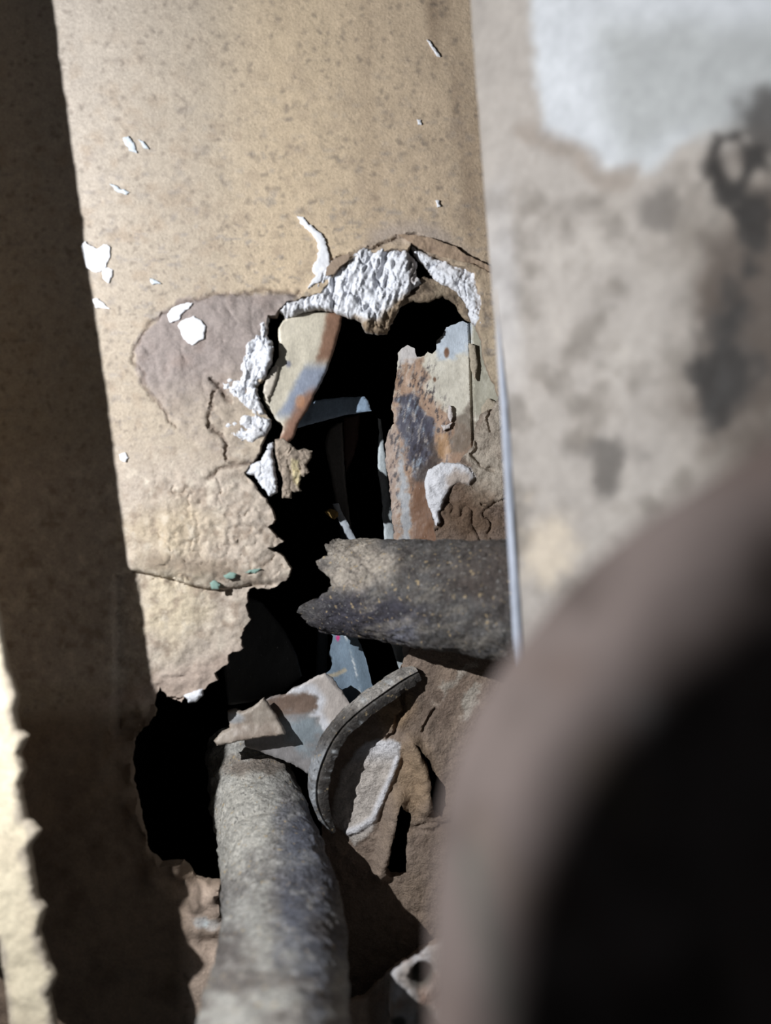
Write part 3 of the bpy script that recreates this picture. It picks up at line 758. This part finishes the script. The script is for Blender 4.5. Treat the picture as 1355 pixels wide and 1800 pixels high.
bar('dark_gusset', [(410, 1040), (460, 1060), (500, 1110), (520, 1150), (530, 1190), (500, 1215), (440, 1235), (400, 1240), (390, 1150)], plane(0.452, 0.1), (62, 62, 62),
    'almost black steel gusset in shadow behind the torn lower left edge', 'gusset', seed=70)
bar('dim_bracket', [(558, 1100), (576, 1108), (574, 1180), (568, 1230), (552, 1230), (556, 1170)], plane(0.48), (96, 104, 112),
    'dim narrow grey bracket behind the blue-grey curved bracket', 'bracket', seed=71)

# ------------------------------------------------------------------ the two pipes and the broken rim
def hp_color(px, py, th, s):
    c = flat(px, (106, 103, 102))
    c = mix(c, (70, 64, 62), 0.9 * np.clip(fbm(px, py, 40, 5, 7, 0.65) * 1.3 + 0.1, 0, 1))
    c = mix(c, (66, 64, 76), 0.85 * ell(px, py, 640, 1085, 90, 40, 0.5, 0.4, 30))
    c = mix(c, (196, 184, 170), 0.9 * ell(px, py, 625, 985, 70, 48, 0.5, 0.5, 30))
    c = mix(c, (150, 152, 168), 0.7 * ell(px, py, 705, 1110, 26, 20, 0.5, 0.4, 20))
    c = mix(c, (82, 70, 64), 0.6 * ell(px, py, 850, 1000, 60, 50, 0.6, 0.4, 30) + 0.0 * px)
    c = mix(c, (158, 150, 138), 0.6 * np.clip(streak(py, px, 14, 9) * 1.6 - 0.4, 0, 1))
    c = mix(c, (70, 62, 58), 0.7 * np.clip(ridged(px, py, 26, 3, 14) - 0.45, 0, 1))
    return c
hp_a, hp_b = at(520, 1024, 0.452), at(1010, 1066, 0.366)
hp_len = (hp_b - hp_a).length
_T = (hp_b - hp_a).normalized(); _U = Vector((0, -1, 0)); _U = (_U - _T * _U.dot(_T)).normalized(); _W = _T.cross(_U)
HP_R = [0.0209, 0.0218, 0.0232, 0.0246]
def hp_s(px, t):                    # fraction along the axis at which the pipe's surface meets a frame column
    u = (px - CX) / F; d = hp_b - hp_a
    r = 0.0211 * (math.cos(t) * _U + math.sin(t) * _W)
    return (u * (hp_a.y + r.y) - hp_a.x - r.x) / (d.x - u * d.y)
_ypts = [-1.15, -1.0, -0.86, -0.70, -0.56, -0.44, -0.30, -0.12, 0.02, 0.10, 0.18, 0.26, 0.36, 0.50, 0.66, 0.80, 0.92, 1.0, 1.15]
_xpts = [590, 584, 572, 576, 556, 561, 576, 581, 578, 566, 562, 546, 529, 526, 533, 545, 562, 580, 590]
def hp_s0(t):
    v = math.sin(t)                 # -1 top of the pipe, +1 bottom
    jag = float(fbm(np.array([t * 60.0]), np.array([3.0]), 5, 4, 5)[0])
    if math.cos(t) > -0.05: return hp_s(float(np.interp(v, _ypts, _xpts)) + 4.0 * jag, t)
    return hp_s(590 + 60 * min(1.0, -math.cos(t) * 1.6) + 6 * jag, t)
hp = tube('broken_pipe', [tuple(hp_a), tuple(hp_a.lerp(hp_b, 0.35)), tuple(hp_a.lerp(hp_b, 0.7)), tuple(hp_b)], HP_R, M_pipe, hp_color, nth=260, ns=240,
          disp=lambda t, s: 0.0006 * fbm(np.cos(t) * 60 + 300, s * 380 + np.sin(t) * 60, 24, 5, 3) + 0.0007 * fbm(t * 60, s * 440, 14, 5, 6, 0.65) - 0.0008 * ridged(t * 30, s * 400, 26, 4, 12) ** 3, s0=hp_s0, wall=0.0032)
tag(hp, 'short dark corroded pipe with a torn left end, lying level across the opening', 'pipe')

def dp_color(px, py, th, s):
    c = flat(px, (186, 183, 177))
    c = mix(c, (124, 119, 117), 0.8 * np.clip(fbm(px, py, 50, 6, 7, 0.62) * 1.2 + 0.05, 0, 1))
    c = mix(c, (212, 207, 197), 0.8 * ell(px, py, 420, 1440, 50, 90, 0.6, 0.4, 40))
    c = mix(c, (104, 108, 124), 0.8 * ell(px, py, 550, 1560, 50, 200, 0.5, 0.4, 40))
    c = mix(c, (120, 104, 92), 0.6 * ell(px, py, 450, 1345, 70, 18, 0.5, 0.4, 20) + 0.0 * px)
    c = mix(c, (104, 96, 92), 0.7 * np.clip(fbm(px * 0.55 - py * 0.3, py * 1.4, 44, 5, 19) * 1.5 - 0.25, 0, 1) * sstep(1480, 1650, py))
    c = mix(c, (226, 222, 216), 0.5 * np.clip(fbm(px * 0.7, py * 1.2, 20, 4, 23) * 1.6 - 0.5, 0, 1))
    return c
dp_path = [at(452, 2200, 0.205), at(468, 1960, 0.252), at(482, 1800, 0.302), at(494, 1700, 0.345), at(496, 1600, 0.382), at(476, 1500, 0.416), at(448, 1400, 0.446), at(436, 1345, 0.458), at(432, 1305, 0.466)]
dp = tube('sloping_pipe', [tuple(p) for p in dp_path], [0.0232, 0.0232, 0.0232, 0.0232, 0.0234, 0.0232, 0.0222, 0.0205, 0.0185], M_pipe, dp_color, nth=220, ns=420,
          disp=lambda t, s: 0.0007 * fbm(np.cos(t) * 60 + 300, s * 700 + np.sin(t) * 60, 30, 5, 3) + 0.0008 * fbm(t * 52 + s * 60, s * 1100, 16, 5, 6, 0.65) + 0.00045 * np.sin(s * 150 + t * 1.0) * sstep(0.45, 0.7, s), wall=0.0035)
tag(dp, 'pale grey crusted pipe rising from the bottom of the picture into the opening', 'pipe')

def rim_color(px, py, j, s):
    c = flat(px, (104, 99, 95))
    c = mix(c, (186, 190, 196), 0.9 * (sstep(1290, 1340, py) * np.isin(j, (4, 5, 6))))  # outer face painted pale as the lit side, here and on the upper arm
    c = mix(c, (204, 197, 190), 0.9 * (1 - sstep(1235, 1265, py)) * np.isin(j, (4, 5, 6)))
    c = mix(c, (70, 65, 62), 0.8 * np.isin(j, (0, 1, 8)))  # inner face's shade put into the colour
    c = mix(c, (80, 74, 70), 0.7 * np.clip(fbm(px, py, 16, 4, 5) + 0.0, 0, 1))
    c = mix(c, (232, 236, 240), np.clip(fbm(px, py, 12, 3, 15) * 2.4 - 1.5, 0, 1))
    return c
RIMPATH = [at(x, y, d + 0.0085) for x, y, d in ((732, 1182, 0.426), (706, 1196, 0.424), (668, 1222, 0.421), (628, 1252, 0.419), (596, 1284, 0.418), (574, 1322, 0.4175), (561, 1362, 0.418), (559, 1398, 0.419), (568, 1430, 0.421), (586, 1462, 0.424))]
rim = sweep('curved_pipe_shard', [tuple(p) for p in RIMPATH], [(0.0034, -0.0046), (0.0046, -0.0024), (0.0048, -0.0004), (0.0030, 0.0002), (0.0046, 0.0010), (0.0036, 0.0030), (-0.0050, 0.0046), (-0.0056, 0.0), (-0.0050, -0.0040)],
            M_pipe, rim_color, ns=140, scale=[0.8, 1.0, 1.0, 0.95, 0.95, 1.0, 1.05, 1.0, 0.8, 0.25], jit=0.09, sharp=35)
tag(rim, 'curved dark strip of broken pipe rim arching right of the sloping pipe', 'pipe rim')

# ------------------------------------------------------------------ foreground
SH = plane(0.3636, -1.136, 0.0)
EDGE = [(822, -260), (828, 0), (838, 140), (850, 300), (866, 500), (880, 700), (893, 900), (905, 1110), (915, 1320), (926, 1560), (934, 1800), (942, 2050)]
def sheet_color(x, y):
    c = flat(x, (160, 153, 147))
    c = mix(c, (178, 171, 164), 0.6 * np.clip(fbm(x, y, 90, 4, 3), 0, 1))
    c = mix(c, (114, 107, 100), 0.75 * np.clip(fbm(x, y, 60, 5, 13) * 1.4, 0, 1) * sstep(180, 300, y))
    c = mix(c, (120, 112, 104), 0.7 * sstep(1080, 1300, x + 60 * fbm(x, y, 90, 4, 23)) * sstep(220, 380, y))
    c = mix(c, (190, 193, 198), 0.95 * pmask(x, y, [(925, -400), (2000, -400), (2000, 200), (1300, 215), (1240, 232), (1180, 270), (1100, 305), (1060, 300), (1020, 262), (960, 225), (940, 120)], 14, 14, 60))
    c = mix(c, (158, 160, 160), 0.85 * pmask(x, y, [(1050, 40), (1500, 40), (1500, 230), (1200, 240), (1100, 290), (1060, 200)], 40, 10, 60))
    c = mix(c, (124, 112, 102), 0.5 * (1 - sstep(4, 30, line_dist(x + 14 * fbm(x, y, 50, 3, 17), y + 14 * fbm(x, y, 50, 3, 19), [(925, 225), (965, 245), (1010, 265), (1060, 318), (1110, 300)]))))
    mold = np.clip(ell(x, y, 1285, 310, 50, 62, 0.3, 0.5, 40) - 0.9 * ell(x, y, 1292, 275, 22, 34, 0.5, 0.3, 30) + ell(x, y, 1330, 400, 34, 60, 0.4, 0.6, 40) * 0.9 + ell(x, y, 1285, 640, 52, 110, 0.4, 0.5, 50) - 0.7 * ell(x, y, 1310, 590, 26, 36, 0.5, 0.5, 30) + 0.7 * ell(x, y, 1340, 220, 40, 60, 0.6, 0.4, 40), 0, 1)
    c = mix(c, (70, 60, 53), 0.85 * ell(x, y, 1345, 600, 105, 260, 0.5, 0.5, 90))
    c = mix(c, (34, 30, 28), mold * 0.95)
    c = mix(c, (84, 79, 75), 0.8 * np.clip(ell(x, y, 1065, 835, 26, 40, 0.6, 0.5, 30) + 0.7 * ell(x, y, 1160, 370, 30, 34, 0.6, 0.4, 30) + 0.6 * ell(x, y, 1070, 790, 60, 20, 0.6, 0.5, 30), 0, 1))
    c = mix(c, (214, 198, 176), 0.6 * ell(x, y, 960, 960, 46, 60, 0.6, 0.5, 30))
    ex = np.interp(y, [p[1] for p in EDGE], [p[0] for p in EDGE])
    c = mix(c, (190, 188, 190), 0.5 * (1 - sstep(25, 60, x - ex)) * ell(x, y, 890, 500, 60, 150, 0.7))
    return c
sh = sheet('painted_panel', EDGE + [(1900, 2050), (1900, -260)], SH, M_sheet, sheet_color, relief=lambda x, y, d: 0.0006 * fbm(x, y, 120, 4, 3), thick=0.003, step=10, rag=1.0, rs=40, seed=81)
tag(sh, 'blurred grimy off-white panel with black mould spots along the right side', 'panel')
def bead_color(px, py, j, s):
    c = flat(px, (176, 164, 152))
    return mix(c, (172, 178, 192), sstep(480, 720, py + 60 * fbm(px, py, 60, 3, 3)))
BE = [p for p in EDGE if p[1] > 450]
bead = sweep('panel_edge', [tuple(at(x + 6, y, float(SH(np.array([x + 6.0]), np.array([float(y)]))[0]) + 0.0002)) for x, y in BE], [(0.0019 * math.cos(a), 0.0019 * math.sin(a)) for a in np.linspace(0, 2 * math.pi, 10, endpoint=False)],
             M_sheet, bead_color, ns=90, parent=sh, jit=0.08, scale=[0.3, 0.7, 1, 1, 1, 1, 1, 1])

# large pipe elbow close to the lens
EY = 0.130
ER = 0.02786
def elbow_disp(t, s):               # the lower leg is squared off, the bend runs out round
    n = 6.0 - 3.7 * sstep(0.44, 0.66, s)
    r = ER / (np.abs(np.cos(t)) ** n + np.abs(np.sin(t)) ** n) ** (1 / n)
    return r - ER + 0.0003 * fbm(t * 20, s * 200, 20, 3, 3)

def elbow_color(px, py, th, s):
    c = flat(px, (98, 88, 85))
    c = mix(c, (78, 64, 58), 0.6 * np.clip(fbm(px, py, 160, 4, 3), 0, 1))
    c = mix(c, (58, 50, 47), 0.8 * np.clip(fbm(px, py, 200, 4, 9) * 1.3, 0, 1))
    c = mix(c, (104, 92, 82), 0.7 * ell(px, py, 1085, 1385, 48, 80, 0.7, 0.3, 60, ang=-0.5))
    c = mix(c, (110, 110, 110), 0.6 * ell(px, py, 1138, 1255, 26, 24, 0.6, 0.1, 60))
    c = mix(c, (96, 86, 78), 0.7 * (1 - sstep(4, 22, line_dist(px, py, [(836, 1440), (868, 1500), (895, 1570), (910, 1600)]))))
    c = mix(c, (72, 76, 70), 0.6 * (1 - sstep(4, 24, line_dist(px, py, [(822, 1500), (840, 1600), (862, 1690), (880, 1760), (890, 1800)]))))
    return c
epath = [(1140, 2300), (1134, 2050), (1130, 1850), (1134, 1700), (1162, 1505), (1238, 1372), (1366, 1220), (1550, 1092), (1800, 940), (2050, 810)]
elbow = tube('pipe_elbow', [tuple(at(x, y, EY)) for x, y in epath], [ER] * 10, M_elbow, elbow_color, nth=128, ns=200, disp=elbow_disp, wall=0.003)
tag(elbow, 'large blurred dark brown pipe elbow filling the lower right foreground', 'pipe elbow')

# torn board strip at the left, which throws the long shadow down the wall
ST = plane(0.33, 0.0, 0.0)
STRIP = [(-470, -520), (-208, -520), (-141, 13), (-100, 344), (-52, 730), (-13, 1046), (0, 1122), (10, 1180), (28, 1226), (22, 1256), (30, 1284), (44, 1296), (30, 1330), (40, 1356), (30, 1382), (42, 1440), (66, 1464), (48, 1496), (58, 1560), (60, 1582), (76, 1600), (64, 1644),
         (80, 1690), (95, 1722), (82, 1752), (94, 1800), (110, 1900), (150, 2200), (60, 2200), (14, 1800), (-4, 1655), (-300, 1450), (-470, 1300)]
def strip_color(x, y):
    c = flat(x, (242, 228, 200))
    c = mix(c, (222, 206, 180), 0.5 * np.clip(fbm(x, y, 60, 4, 3), 0, 1))
    return mix(c, (168, 156, 146), 0.55 * (1 - sstep(3, 16, sdf(x + 8 * fbm(x, y, 30, 3, 6), y, STRIP))))
strip = sheet('board_strip', STRIP, ST, M_board, strip_color, relief=lambda x, y, d: 0.0006 * fbm(x, y, 50, 4, 3), thick=0.004, step=5, rag=1.3, rs=16, seed=91, round_edge=0.0012, round_px=8)
tag(strip, 'blurred cream board strip with a torn edge at the lower left corner', 'board')
